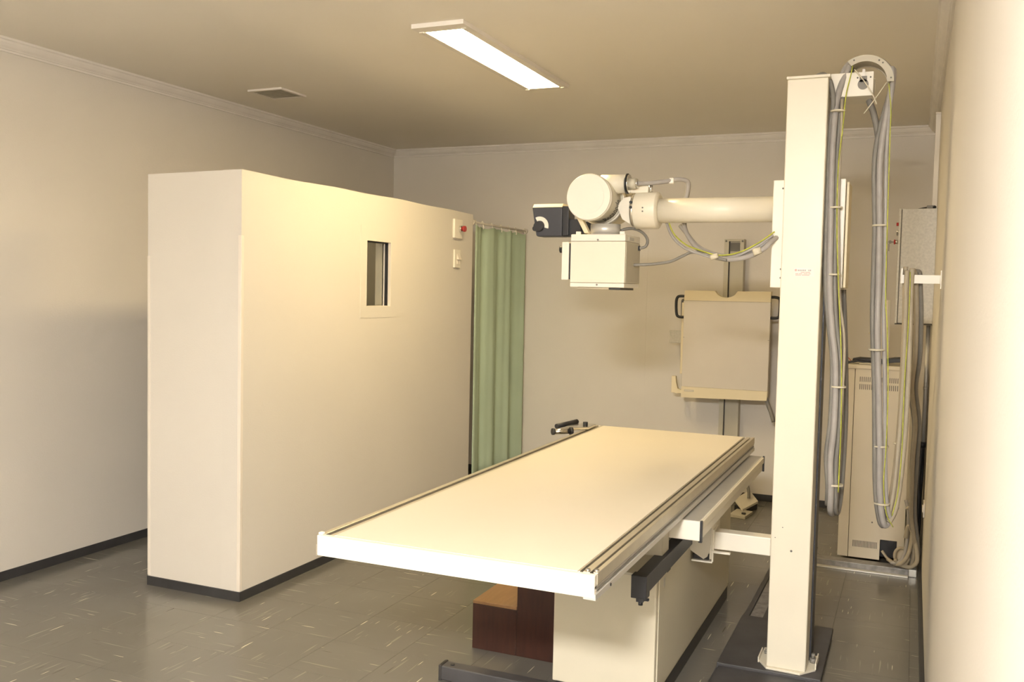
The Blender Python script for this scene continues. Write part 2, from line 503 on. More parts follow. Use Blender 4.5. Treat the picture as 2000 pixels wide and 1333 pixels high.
box('window_pane', BX1 - 0.055, BX1 - 0.047, wy0 + 0.005, wy1 - 0.005, wz0 + 0.004, wz1 - 0.004, 'glass', w)
obj('gasket', MB().box(BX1 - 0.034, BX1 - 0.016, wy1 - 0.010, wy1 - 0.005, wz0 + 0.004, wz1 - 0.004)
    .box(BX1 - 0.047, BX1 - 0.012, wy0 + 0.005, wy1 - 0.012, wz1 - 0.010, wz1 - 0.004), 'black', w, label='black rubber gasket')
# plaster surround patch around the window, barely proud
obj('plaster_patch', MB().box(BX1, BX1 + 0.0015, wy0 - 0.055, wy0, wz0 - 0.06, wz1 + 0.075).box(BX1, BX1 + 0.0015, wy1, wy1 + 0.055, wz0 - 0.06, wz1 + 0.075)
    .box(BX1, BX1 + 0.0015, wy0, wy1, wz1, wz1 + 0.075).box(BX1, BX1 + 0.0015, wy0, wy1, wz0 - 0.06, wz0), 'booth', b)

t = thing('emergency_stop', 'white wall plate with a red mushroom button on the booth', 'button', (BX1, 5.315, 1.783))
box('plate', BX1, BX1 + 0.016, 5.26, 5.37, 1.724, 1.844, 'white', t, 0.002)
cyl('collar', (BX1 + 0.016, 5.33, 1.785), (BX1 + 0.034, 5.33, 1.785), 0.021, 'chrome', t, bevel=0.002)
obj('push_button', MB().frustum((BX1 + 0.034, 5.33, 1.785), (BX1 + 0.044, 5.33, 1.785), 0.012, 0.019, 20).frustum((BX1 + 0.044, 5.33, 1.785), (BX1 + 0.056, 5.33, 1.785), 0.020, 0.018, 20), 'red', t, label='red push button')
t = thing('light_switch', 'narrow white light switch plate below the red button', 'switch', (BX1, 5.315, 1.594))
box('plate', BX1, BX1 + 0.012, 5.274, 5.354, 1.538, 1.652, 'white', t, 0.002)
obj('rocker', MB().prism([(BX1 + 0.012, 1.590), (BX1 + 0.026, 1.590), (BX1 + 0.013, 1.625), (BX1 + 0.012, 1.625)], 'y', 5.305, 5.345), 'guard', t)
obj('rocker', MB().prism([(BX1 + 0.012, 1.560), (BX1 + 0.017, 1.560), (BX1 + 0.013, 1.586), (BX1 + 0.012, 1.586)], 'y', 5.305, 5.345), 'guard', t)

# ------------------------------------------------------------------ curtain
CX = -2.692
r_ = thing('curtain_rod', 'pale curtain rod between the booth end and the back wall', 'curtain rod', (CX, (BY1 + YB) / 2, 1.846))
cyl('rod', (CX, BY1, 1.846), (CX, YB, 1.846), 0.008, 'rod', r_, 12)
cyl('wall_socket', (CX, YB - 0.012, 1.846), (CX, YB, 1.846), 0.02, 'rod', r_, 16)
cyl('wall_socket', (CX, BY1, 1.846), (CX, BY1 + 0.012, 1.846), 0.02, 'rod', r_, 16)
c = thing('curtain', 'pale green cloth curtain hanging on rings beside the booth', 'curtain', (CX, 6.0, 0.1))
ny, nz = 120, 16
vs_ = []
cy0, cy1, cz0, cz1 = 5.572, 6.46, 0.10, 1.828
for j in range(nz + 1):
    z = cz0 + (cz1 - cz0) * j / nz
    fz = 1 - j / nz
    y1_ = cy1 - 0.02 * fz
    for i in range(ny + 1):
        s = i / ny
        y = cy0 + (y1_ - cy0) * s
        amp = 0.020 + 0.014 * fz
        x = CX + amp * math.sin(2 * math.pi * (3.4 * s + 0.10)) + 0.005 * math.sin(2 * math.pi * (7.3 * s + 0.3 + 0.15 * fz)) + 0.002 * math.sin(2 * math.pi * (13 * s))
        zt = z - (0.012 * (0.5 - 0.5 * math.cos(2 * math.pi * 6.0 * s)) if j == nz else 0)
        vs_.append((x, y, zt))
fs = [(j * (ny + 1) + i, j * (ny + 1) + i + 1, (j + 1) * (ny + 1) + i + 1, (j + 1) * (ny + 1) + i) for j in range(nz) for i in range(ny)]
o = obj('cloth', MB().add(vs_, fs, True), 'curtain', c)
sd = o.modifiers.new('thickness', 'SOLIDIFY'); sd.thickness = 0.003; sd.offset = 0
ring = None
for yy in (5.594, 5.706, 5.855, 6.008, 6.146, 6.267, 6.432):
    if ring is None:
        pts = [(CX + 0.004, yy - 0.004 + 0.010 * math.cos(R(a)) * 1.2, 1.846 + 0.014 * math.sin(R(a))) for a in range(190, -60, -25)] + [(CX + 0.012, yy, 1.822), (CX + 0.014, yy - 0.006, 1.808)]
        ring = tube('ring', pts, 0.0036, 'white', c, 6)
        rl = WLOC[ring.name].copy()
    else:
        like(ring, 'ring', (rl.x, rl.y + yy - 5.594, rl.z), c)

# ------------------------------------------------------------------ examination table
TX0, TX1, TY0, TY1, TZ = -1.4595, -0.6668, 2.0818, 4.4849, 0.7276
t = thing('examination_table', 'long white X-ray examination table on a cream pedestal', 'table', (-0.92, 3.6, 0))
box('table_board', TX0 + 0.044, TX1 - 0.052, TY0 + 0.020, TY1, 0.705, TZ, 'laminate', t, 0.001)
# front end panel with bent flange
box('end_panel', TX0 + 0.002, TX1 - 0.002, TY0, TY0 + 0.018, 0.672, TZ, 'white', t, 0.002)
box('end_panel', TX0 + 0.004, TX1 - 0.004, TY1, TY1 + 0.010, 0.672, TZ - 0.002, 'white', t, 0.002)
# left accessory rail: two aluminium ribs with a dark groove
lr = obj('accessory_rail', MB().box(TX0, TX0 + 0.018, TY0 + 0.018, TY1, 0.682, TZ + 0.001).box(TX0 + 0.030, TX0 + 0.044, TY0 + 0.018, TY1, 0.690, TZ - 0.001)
         .box(TX0 + 0.018, TX0 + 0.030, TY0 + 0.018, TY1, 0.690, 0.712), 'silver', t, 0.0012)
box('groove', TX0 + 0.0182, TX0 + 0.0298, TY0 + 0.022, TY1 - 0.002, 0.712, 0.7145, 'dark', lr)
box('side_skirt', TX0 - 0.004, TX0, TY0 + 0.004, TY1, 0.668, 0.700, 'silver', t)
obj('corner_block', MB().box(TX0 + 0.004, TX0 + 0.018, TY0 + 0.002, TY0 + 0.017, TZ, TZ + 0.008), 'white', t, 0.003)
# right accessory rail
rr = obj('accessory_rail', MB().box(TX1 - 0.050, TX1 - 0.046, TY0 + 0.018, TY1, 0.690, TZ + 0.0005).box(TX1 - 0.038, TX1 - 0.020, TY0 + 0.018, TY1, 0.690, TZ + 0.0012)
         .box(TX1 - 0.012, TX1, TY0 + 0.018, TY1, 0.700, TZ + 0.0025).box(TX1 - 0.046, TX1 - 0.012, TY0 + 0.018, TY1, 0.690, 0.716), 'silver', t, 0.0012)
box('groove', TX1 - 0.0459, TX1 - 0.0381, TY0 + 0.022, TY1 - 0.002, 0.716, 0.7185, 'dark', rr)
box('groove', TX1 - 0.0199, TX1 - 0.0121, TY0 + 0.022, TY1 - 0.002, 0.716, 0.7185, 'dark', rr)
# stepped aluminium side profile below the right rail
obj('side_profile', MB().prism([(TX1 - 0.030, 0.690), (TX1 - 0.002, 0.700), (TX1 - 0.002, 0.694), (TX1 - 0.007, 0.692), (TX1 - 0.007, 0.684), (TX1 + 0.001, 0.681), (TX1 + 0.001, 0.667), (TX1 - 0.030, 0.667)], 'y', TY0 + 0.002, TY1), 'alu', t)
for zz in (0.6985, 0.6860):
    box('profile_gap', TX1 - 0.0035, TX1 - 0.0012, TY0 + 0.02, TY1, zz, zz + 0.003, 'hosedark', t)
for bx_, by_ in ((TX1 - 0.029, TY0 + 0.030), (TX1 - 0.008, TY0 + 0.034)):
    cyl('bolt', (bx_, by_, TZ), (bx_, by_, TZ + 0.006), 0.006, 'chrome', t, 12)
cyl('bolt', (TX1 + 0.001, TY0 + 0.12, 0.674), (TX1 + 0.003, TY0 + 0.12, 0.674), 0.004, 'dark', t, 10)
# under frame between top and pedestal
obj('under_frame', MB().box(-1.36, -1.30, 2.75, 4.40, 0.605, 0.703).box(-0.86, -0.80, 2.75, 4.40, 0.605, 0.703).box(-1.30, -0.86, 2.80, 2.88, 0.60, 0.69).box(-1.30, -0.86, 4.20, 4.28, 0.60, 0.69)
    .box(-1.08, -0.755, 3.0, 4.25, 0.49, 0.606), 'greybeige', t)
obj('under_bracket', MB().box(-0.80, -0.715, 2.93, 3.02, 0.535, 0.64).box(-0.80, -0.735, 3.02, 3.10, 0.56, 0.60), 'greybeige', t, 0.003)
# bucky rail: white box profile with dark end strips along the right side
br = obj('bucky_rail', MB().box(-0.735, -0.612, 3.014, 4.392, 0.592, 0.657), 'white', t, 0.003)
box('edge_strip', -0.612, -0.6045, 3.010, 3.022, 0.589, 0.660, 'black', br)
box('edge_strip', -0.612, -0.6045, 4.384, 4.396, 0.589, 0.660, 'black', br)
box('top_plate', -0.735, -0.616, 3.018, 4.388, 0.6572, 0.6582, 'alu', br)
obj('rail_lip', MB().box(-0.612, -0.606, 3.022, 4.384, 0.628, 0.655), 'cream', br, 0.002)
# black guide bar beside the pedestal head, with handle end
gb = obj('guide_bar', MB().box(-0.742, -0.700, 2.70, 3.32, 0.497, 0.552), 'slate', t, 0.002)
box('bar_end', -0.745, -0.697, 2.675, 2.715, 0.486, 0.556, 'black', gb, 0.002)
obj('latch', MB().box(-0.730, -0.708, 2.682, 2.706, 0.474, 0.487).cyl((-0.719, 2.694, 0.462), (-0.719, 2.694, 0.475), 0.007, 10).box(-0.708, -0.694, 2.688, 2.700, 0.478, 0.484), 'black', gb)
box('top_strip', -0.790, -0.744, 2.72, 3.32, 0.540, 0.548, 'greybeige', gb)
# pedestal
pd = obj('pedestal', MB().box(-1.095, -0.737, 2.960, 4.300, 0.058, 0.490), 'pedestal', t, 0.004)
box('plinth', -1.085, -0.738, 2.975, 4.295, 0.0, 0.058, 'skirting', pd)
box('side_panel', -0.737, -0.733, 2.985, 4.292, 0.075, 0.482, 'pedestal', pd, 0.001)
box('maker_plate', -0.7335, -0.7325, 3.035, 3.060, 0.415, 0.445, 'alu', pd, label='small metal plate')
box('slot', -0.7335, -0.7322, 3.085, 3.130, 0.452, 0.460, 'black', pd)
# dark floor bar of the brake pedal at the pedestal foot
fb = obj('pedal_bar', MB().box(-1.503, -0.76, 2.905, 2.957, 0.004, 0.055), 'darksteel', t, 0.004)
obj('bar_cap', MB().box(-1.508, -1.496, 2.902, 2.960, 0.0, 0.058), 'dark', fb, 0.003)
cyl('bolt', (-1.465, 2.93, 0.055), (-1.465, 2.93, 0.059), 0.008, 'dark', fb, 12)

# clamp hooked on the left rail at the far end
k = thing('band_clamp', 'small chrome compression clamp on the far corner of the table rail', 'clamp', (-1.50, 4.25, TZ))
obj('clamp_body', MB().prism([(-1.535, 4.19), (-1.43, 4.30), (-1.435, 4.42), (-1.50, 4.42), (-1.54, 4.30)], 'z', TZ + 0.002, TZ + 0.016), 'chrome', k, 0.003)
cyl('roller', (-1.555, 4.14, TZ + 0.004), (-1.49, 4.20, TZ + 0.004), 0.013, 'chrome', k, 16)
cyl('roller_end', (-1.560, 4.135, TZ + 0.004), (-1.553, 4.142, TZ + 0.004), 0.016, 'black', k, 16)
cyl('roller_end', (-1.492, 4.198, TZ + 0.004), (-1.484, 4.206, TZ + 0.004), 0.019, 'black', k, 16)
cyl('handle', (-1.585, 4.26, TZ + 0.012), (-1.535, 4.42, TZ + 0.020), 0.012, 'black', k, 12)
cyl('knob', (-1.47, 4.36, TZ + 0.016), (-1.47, 4.36, TZ + 0.030), 0.012, 'black', k, 12)

# ------------------------------------------------------------------ wooden step stool under the table
s = thing('step_stool', 'maroon wooden two-step stool under the table', 'step stool', (-1.36, 3.33, 0))
box('lower_step', -1.533, -1.347, 3.233, 3.475, 0.0, 0.178, 'maroon', s, 0.002)
box('tread', -1.533, -1.347, 3.233, 3.475, 0.178, 0.190, 'steptop', s, 0.002, label='worn orange-brown tread')
box('upper_step', -1.346, -1.13, 3.233, 3.475, 0.0, 0.376, 'maroon', s, 0.002)
box('tread', -1.346, -1.13, 3.233, 3.475, 0.376, 0.390, 'steptop', s, 0.002, label='worn orange-brown tread')

# ------------------------------------------------------------------ floor track of the tube stand
k = thing('floor_track', 'dark steel floor track running beside the table pedestal', 'floor rail', (-0.575, 5.0, 0))
box('track_plate', -0.600, -0.545, 3.1, 6.30, 0.0, 0.004, 'floormetal', k)
for xa in (-0.625, -0.545):
    box('rail', xa, xa + 0.022, 3.1, 6.30, 0.0, 0.010, 'darksteel', k, 0.001)

# ------------------------------------------------------------------ tube stand
C0, C1, CY0, CY1, CZ1 = -0.4455, -0.307, 3.471, 3.600, 2.172
s = thing('xray_tube_stand', 'cream X-ray tube column stand with arm, tube head and collimator', 'x-ray machine', (-0.37, 3.6, 0))
bb = obj('base_block', MB().box(-0.622, -0.252, 3.445, 4.020, 0.010, 0.030).box(-0.615, -0.255, 3.02, 3.443, 0.010, 0.020), 'darksteel', s, 0.002)
PL = [(-0.478, 3.52), (-0.445, 3.462), (-0.325, 3.455), (-0.276, 3.52), (-0.276, 3.66), (-0.478, 3.66)]
obj('base_plate', MB().prism(PL, 'z', 0.030, 0.037), 'cream', s, 0.001)
obj('side_fin', MB().box(-0.278, -0.274, 3.515, 3.62, 0.037, 0.062), 'cream', s)
obj('side_fin', MB().box(-0.482, -0.478, 3.515, 3.62, 0.030, 0.050), 'cream', s)
for bx_, by_, rr_, hh_ in ((-0.291, 3.585, 0.013, 0.034), (-0.462, 3.600, 0.010, 0.016)):
    bo = obj('base_bolt', MB().cyl((bx_, by_, 0.037), (bx_, by_, 0.037 + hh_ * 0.5), rr_, 6).cyl((bx_, by_, 0.037 + hh_ * 0.5), (bx_, by_, 0.037 + hh_), rr_ * 0.5, 12), 'hosedark', s)
cl = obj('column', MB().box(C0, C1, CY0, CY1, 0.037, CZ1), 'cream', s, 0.004)
box('top_cap', C0 - 0.004, C1 + 0.006, CY0 - 0.004, CY1 + 0.01, CZ1, CZ1 + 0.010, 'cream', cl, 0.002)
box('back_rail', C0 + 0.02, C1 + 0.006, CY1 + 0.001, CY1 + 0.10, 0.037, CZ1 - 0.02, 'slate', cl)
for px_, pz_, pr_ in ((-0.372, 0.477, 0.0042), (-0.405, 0.560, 0.002), (-0.430, 0.520, 0.0018)):
    cyl('screw', (px_, CY0 - 0.001, pz_), (px_, CY0 + 0.002, pz_), pr_, 'ink', cl, 10)
st = box('sticker', -0.398, -0.330, CY0 - 0.0008, CY0, 1.473, 1.502, 'paper', s)
cyl('logo_dot', (-0.393, CY0 - 0.0013, 1.495), (-0.393, CY0 - 0.0007, 1.495), 0.0042, 'redink', st, 16)
mb = MB()
for a_, b_ in ((-0.386, -0.381), (-0.380, -0.375), (-0.374, -0.370), (-0.369, -0.364), (-0.363, -0.358), (-0.350, -0.346), (-0.345, -0.340)):
    mb.box(a_, b_ - 0.0008, CY0 - 0.0012, CY0 - 0.0007, 1.492, 1.497)
obj('print_line', mb, 'greyink', st)
mb = MB()
for zz, segs in ((1.4865, ((-0.376, -0.362), (-0.360, -0.344))), (1.481, ((-0.394, -0.384), (-0.382, -0.370), (-0.366, -0.352), (-0.350, -0.342))), (1.4765, ((-0.394, -0.374), (-0.372, -0.346)))):
    for a_, b_ in segs: mb.box(a_, b_, CY0 - 0.0012, CY0 - 0.0007, zz, zz + 0.0022)
obj('print_line', mb, 'redink', st)

# carriage around the column
cg = obj('carriage', MB().box(-0.492, C0 - 0.001, 3.545, 3.70, 1.432, 1.826).box(C1 + 0.001 + 0.008, -0.240, 3.548, 3.70, 1.434, 1.826).box(-0.492, -0.240, 3.702, 3.71, 1.432, 1.826), 'white', s, 0.003)
box('back_cover', -0.238, -0.229, 3.56, 3.71, 1.436, 1.815, 'beigebox', cg, 0.002)
for px_, pz_ in ((-0.457, 1.795), (-0.455, 1.500), (-0.455, 1.468)):
    cyl('screw', (px_, 3.5435, pz_), (px_, 3.547, pz_), 0.0035, 'ink', cg, 10)

# head of the column: bracket plate with keyhole socket and curved cable guide
hb = obj('head_bracket', MB().box(-0.305, -0.162, 3.535, 3.555, 2.112, 2.196).box(-0.305, -0.162, 3.555, 3.68, 2.112, 2.118).box(-0.305, -0.162, 3.66, 3.68, 2.118, 2.196), 'white', s, 0.002)
obj('socket', MB().cyl((-0.196, 3.530, 2.152), (-0.196, 3.536, 2.152), 0.018, 24).box(-0.208, -0.184, 3.530, 3.536, 2.160, 2.180), 'hosedark', hb)
box('pin', -0.2, -0.191, 3.532, 3.545, 2.178, 2.205, 'chrome', hb)
for px_ in (-0.215, -0.172):
    cyl('screw', (px_, 3.533, 2.176), (px_, 3.537, 2.176), 0.003, 'ink', hb, 10)
cgd = obj('cable_guide', MB().arc_band(-0.192, 2.152, 0.078, 0.083, 0, 126, 3.515, 3.60).arc_band(-0.192, 2.152, 0.075, 0.097, 0, 126, 3.511, 3.515).arc_band(-0.192, 2.152, 0.075, 0.097, 0, 126, 3.60, 3.604), 'greybeige', s)
for an in (114, 58, 48, 8):
    px_, pz_ = -0.192 + 0.088 * math.cos(R(an)), 2.152 + 0.088 * math.sin(R(an))
    cyl('screw', (px_, 3.509, pz_), (px_, 3.512, pz_), 0.003, 'ink', cgd, 8)

# horizontal arm and trunnion
AY, AZ = 3.62, 1.7265
arm = cyl('arm_tube', (-0.935, AY, AZ), (-0.49, AY, AZ), 0.048, 'cream', s, 40)
col_ = obj('arm_collar', MB().cyl((-1.028, AY, AZ + 0.002), (-0.940, AY, AZ + 0.002), 0.073, 40).frustum((-0.940, AY, AZ + 0.002), (-0.933, AY, AZ + 0.002), 0.073, 0.060, 40), 'cream', s, 0.002)
for dz in (0.007, -0.007):
    cyl('screw', (-0.985, AY - 0.0745, AZ + dz), (-0.985, AY - 0.070, AZ + dz), 0.0032, 'ink', col_, 8)
cyl('clamp_screw', (-0.968, AY - 0.02, AZ + 0.073), (-0.968, AY - 0.02, AZ + 0.098), 0.008, 'chrome', col_, 12)
obj('arm_bracket', MB().box(-1.05, -0.975, AY - 0.035, AY + 0.035, AZ + 0.068, AZ + 0.096), 'cream', s, 0.003)
cyl('bearing_ring', (-1.042, AY, AZ), (-1.028, AY, AZ), 0.062, 'silver', s, 32)
for dz in (0.030, 0.010):
    cyl('grub_screw', (-1.036, AY - 0.064, AZ + dz), (-1.036, AY - 0.058, AZ + dz), 0.006, 'black', s, 10)
obj('yoke', MB().prism([(-1.075, AZ - 0.035), (-1.042, AZ - 0.055), (-1.042, AZ + 0.055), (-1.070, AZ + 0.050), (-1.10, AZ + 0.02)], 'y', AY - 0.045, AY + 0.045), 'white', s, 0.003)

# tube housing, axis towards the viewer
HX, HZ = -1.175, 1.769
th = obj('tube_housing', MB().cyl((HX, 3.452, HZ), (HX, 3.595, HZ), 0.087, 48).cyl((HX, 3.63, HZ), (HX, 3.80, HZ), 0.084, 48), 'pedestal', s, 0.004)
obj('front_cover', MB().frustum((HX, 3.449, HZ), (HX, 3.453, HZ), 0.087, 0.090, 48).cyl((HX, 3.453, HZ), (HX, 3.480, HZ), 0.0905, 48).cyl((HX, 3.4475, HZ), (HX, 3.449, HZ), 0.064, 48), 'white', th)
obj('mount_ring', MB().cyl((HX, 3.600, HZ), (HX, 3.632, HZ), 0.0985, 48), 'white', th, 0.003)
cyl('ring_seam', (HX, 3.594, HZ), (HX, 3.6005, HZ), 0.093, 'greybeige', th, 48)
# lettering along the side of the housing
vs_, fs = lettering('Rotanode', 0.046)
wd = max(p.x for p in vs_)
mb = MB()
out = []
for p in vs_:
    ang = R(-72) + (p.x / wd) * R(70)
    rr_ = 0.0878
    out.append((HX + rr_ * math.cos(ang), 3.588 - p.y * 1.9, HZ + rr_ * math.sin(ang)))
mb.add(out, fs)
obj('lettering', mb, 'ink', th)
# cable horns
hn = obj('cable_horn', MB().frustum((HX + 0.02, 3.56, HZ + 0.058), (-1.055, 3.56, HZ + 0.060), 0.040, 0.036, 32), 'cream', th)
cyl('horn_ring', (-1.055, 3.56, HZ + 0.060), (-1.049, 3.56, HZ + 0.060), 0.040, 'black', th, 32)
cyl('horn_ring', (-1.049, 3.56, HZ + 0.060), (-1.043, 3.56, HZ + 0.060), 0.036, 'chrome', th, 32)
cyl('plug', (-1.043, 3.56, HZ + 0.060), (-1.016, 3.56, HZ + 0.060), 0.021, 'greybeige', th, 24)
cyl('plug', (-1.018, 3.56, HZ + 0.060), (-1.010, 3.56, HZ + 0.060), 0.017, 'chrome', th, 24)
obj('cable_horn', MB().frustum((HX - 0.01, 3.70, HZ + 0.060), (-1.075, 3.70, HZ + 0.066), 0.040, 0.036, 32), 'cream', th)
# neck between housing and collimator
nk = obj('neck', MB().cyl((-1.145, 3.585, 1.630), (-1.145, 3.585, 1.672), 0.060, 32).frustum((-1.145, 3.585, 1.626), (-1.145, 3.585, 1.634), 0.085, 0.070, 32), 'alu', s)
obj('neck_arm', MB().prism([(-1.205, 1.632), (-1.185, 1.632), (-1.222, 1.700), (-1.240, 1.695)], 'y', 3.50, 3.53), 'beigebox', s, 0.002)

# collimator box
K0, K1, KY0, KY1, KZ0, KZ1 = -1.254, -1.031, 3.482, 3.690, 1.420, 1.627
co = obj('collimator', MB().prism([(K0, KY0), (K1, KY0), (K1 + 0.001, KY0 + 0.01), (K1 + 0.001, KY1), (K0, KY1)], 'z', KZ0 + 0.018, KZ1 - 0.028), 'cream', s, 0.002)
obj('collimator_rim', MB().box(K0, K1, KY0 - 0.0005, KY1, KZ1 - 0.027, KZ1), 'white', co, 0.003)
obj('collimator_rim', MB().box(K0, K1, KY0 - 0.0005, KY1, KZ0, KZ0 + 0.017), 'white', co, 0.003)
for px_, pz_ in ((-1.142, KZ0 + 0.010), (-1.142, KZ1 - 0.022)):
    cyl('screw', (px_, KY0 - 0.002, pz_), (px_, KY0 + 0.001, pz_), 0.004, 'hosedark', co, 10)
for px_ in (K0 + 0.030, K1 - 0.014):
    box('lug', px_ - 0.011, px_ + 0.009, KY0 + 0.004, KY0 + 0.010, KZ1, KZ1 + 0.011, 'white', co, 0.001)
obj('light_window', MB().box(K0 + 0.025, K1 - 0.025, KY0 + 0.015, KY1 - 0.02, KZ0 - 0.008, KZ0), 'silver', co, 0.003)
box('window_lip', K1 - 0.065, K1 - 0.018, KY0 + 0.010, KY1 - 0.015, KZ0 - 0.0085, KZ0, 'black', co)
box('shaded_side', K1 + 0.001, K1 + 0.0022, KY0 + 0.012, KY1 - 0.004, KZ0 + 0.020, KZ1 - 0.030, 'greybeige', co, 0.0004)  # thin sheet added in darker grey-beige for the shade on this face
sp = box('side_plate', -1.292, -1.262, 3.484, 3.66, 1.447, 1.597, 'white', co, 0.003)
box('plate_gap', -1.262, -1.254, 3.490, 3.65, 1.450, 1.592, 'black', co)
cyl('side_knob', (-1.292, 3.53, 1.570), (-1.316, 3.53, 1.570), 0.0145, 'black', co, 20, 0.002)
box('socket', K1 + 0.001, K1 + 0.006, 3.655, 3.680, 1.572, 1.590, 'black', co)
box('sticker', K1 + 0.0001, K1 + 0.001, 3.53, 3.60, 1.606, 1.618, 'alu', co)

# control panel on the far-left of the head
cp = obj('control_panel', MB().prism([(-1.478, 1.748), (-1.458, 1.632), (-1.452, 1.628), (-1.345, 1.628), (-1.345, 1.748)], 'y', 3.62, 3.70), 'slate', s, 0.003)
obj('panel_side', MB().box(-1.345, -1.318, 3.625, 3.70, 1.632, 1.752).box(-1.345, -1.27, 3.64, 3.70, 1.628, 1.700), 'black', cp, 0.002)
obj('lit_ledge', MB().prism([(3.620, 1.748), (3.634, 1.763), (3.700, 1.763), (3.700, 1.748)], 'x', -1.476, -1.345), 'beigebox', cp, 0.001, label='top ledge with lamplight painted in cream')  # beige colour stands in for lamplight on the dark box's top edge
obj('dial_scale', MB().arc_band(-1.443, 1.670, 0.023, 0.040, -14, 118, 3.6175, 3.620), 'white', cp, label='white curved scale')
cyl('dial_knob', (-1.443, 3.600, 1.668), (-1.443, 3.620, 1.668), 0.021, 'black', cp, 24, 0.002)
cyl('small_knob', (-1.460, 3.606, 1.660), (-1.460, 3.622, 1.660), 0.011, 'black', cp, 16, 0.002)
obj('panel_mount', MB().box(-1.32, -1.20, 3.655, 3.69, 1.640, 1.690), 'black', s, 0.002)
obj('panel_mount', MB().box(-1.318, -1.25, 3.70, 3.72, 1.700, 1.760), 'white', s, 0.002)

# link arm from column to the table's bucky carriage
la = obj('link_arm', MB().box(-0.652, C0, 3.474, 3.535, 0.447, 0.514), 'white', s, 0.004)
obj('link_bracket', MB().prism([(-0.768, 0.462), (-0.682, 0.414), (-0.668, 0.425), (-0.655, 0.470), (-0.655, 0.590), (-0.768, 0.590)], 'y', 3.438, 3.445)
    .prism([(3.446, 0.415), (3.53, 0.46), (3.60, 0.50), (3.60, 0.585), (3.446, 0.585)], 'x', -0.662, -0.655), 'white', s)
box('arm_flange', -0.662, -0.650, 3.466, 3.55, 0.440, 0.522, 'white', s, 0.002)
cyl('screw', (-0.700, 3.435, 0.478), (-0.700, 3.439, 0.478), 0.004, 'ink', la, 10)
obj('bent_strip', MB().box(-0.730, -0.652, 3.452, 3.468, 0.398, 0.404).box(-0.655, -0.649, 3.452, 3.468, 0.404, 0.440).box(-0.655, -0.588, 3.452, 3.468, 0.438, 0.444), 'white', s)
obj('slide_block', MB().box(-0.730, -0.668, 3.47, 3.50, 0.404, 0.420), 'darksteel', s)

# ------------------------------------------------------------------ hoses of the tube head (a loom along the arm)
hl = thing('tube_head_cables', 'grey cables looping under the horizontal arm', 'cables', (-0.75, 3.6, 1.53))
AH = [(-1.012, 3.56, 1.829), (-0.982, 3.585, 1.832), (-0.92, 3.62, 1.841), (-0.874, 3.65, 1.852), (-0.841, 3.675, 1.844), (-0.842, 3.685, 1.805), (-0.851, 3.685, 1.755), (-0.848, 3.675, 1.673), (-0.817, 3.63, 1.62), (-0.767, 3.58, 1.574), (-0.701, 3.55, 1.544), (-0.63, 3.53, 1.534), (-0.563, 3.52, 1.547), (-0.513, 3.51, 1.573), (-0.485, 3.53, 1.605), (-0.47, 3.56, 1.62)]
tube('cable', AH, 0.0095, 'hose', hl)
tube('cable', [(-0.865, 3.68, 1.672)] + [(x - 0.01, y + 0.018, z + 0.013) for x, y, z in AH[8:]], 0.0085, 'hose', hl)
AH2 = [(-0.915, 3.64, 1.690), (-0.877, 3.60, 1.625), (-0.827, 3.58, 1.582), (-0.772, 3.56, 1.56), (-0.689, 3.54, 1.538), (-0.612, 3.53, 1.548), (-0.537, 3.52, 1.585), (-0.487, 3.54, 1.625)]
tube('cable', AH2, 0.0055, 'hose', hl)
tube('earth_wire', [(x + 0.006, y - 0.004, z + 0.012) for x, y, z in AH2], 0.0026, 'earth', hl, 6)
tube('cable', [(-1.031, 3.6, 1.512), (-0.985, 3.6, 1.514), (-0.941, 3.6, 1.517), (-0.878, 3.59, 1.527), (-0.826, 3.58, 1.549), (-0.79, 3.57, 1.562), (-0.731, 3.55, 1.552), (-0.649, 3.525, 1.530)], 0.006, 'hosedark', hl)
tube('cable', [(-1.085, 3.60, 1.648), (-1.066, 3.61, 1.656), (-1.038, 3.63, 1.657), (-1.011, 3.66, 1.642), (-0.996, 3.675, 1.615), (-1.003, 3.675, 1.59), (-1.026, 3.668, 1.581)], 0.006, 'hosedark', hl)
for p_, q_ in (((-0.700, 3.53, 1.552), (-0.694, 3.53, 1.535)), ((-0.540, 3.505, 1.575), (-0.532, 3.505, 1.552))):
    cyl('cable_tie', p_, q_, 0.016, 'tie', hl, 10)
box('marker_sleeve', -0.905, -0.885, 3.625, 3.645, 1.833, 1.856, 'paper', hl, 0.004)

# ------------------------------------------------------------------ main supply cables: down the column, over the guide, down to a loop, up to the wall hook
random.seed(7)
A = [(-0.251, 3.58, 0.617), (-0.249, 3.54, 0.697), (-0.254, 3.53, 0.811), (-0.246, 3.52, 0.943), (-0.248, 3.518, 1.146), (-0.266, 3.515, 1.293), (-0.279, 3.512, 1.439), (-0.284, 3.512, 1.658), (-0.288, 3.515, 1.858), (-0.287, 3.52, 2.003), (-0.279, 3.53, 2.111), (-0.258, 3.545, 2.188)]
ARC = [(-0.192 + 0.094 * math.cos(R(a)), 3.557, 2.152 + 0.094 * math.sin(R(a))) for a in (115, 88, 60, 35, 12)]
B = [(-0.130, 3.57, 1.913), (-0.123, 3.58, 1.643), (-0.119, 3.6, 1.443), (-0.117, 3.6, 1.296), (-0.105, 3.62, 1.072), (-0.094, 3.63, 0.866), (-0.089, 3.64, 0.733), (-0.079, 3.66, 0.616), (-0.064, 3.68, 0.561), (-0.046, 3.7, 0.601), (-0.034, 3.72, 0.685), (-0.025, 3.74, 0.837), (-0.021, 3.76, 0.988), (-0.02, 3.78, 1.14), (-0.021, 3.8, 1.294), (-0.024, 3.8, 1.447), (-0.023, 3.805, 1.501)]
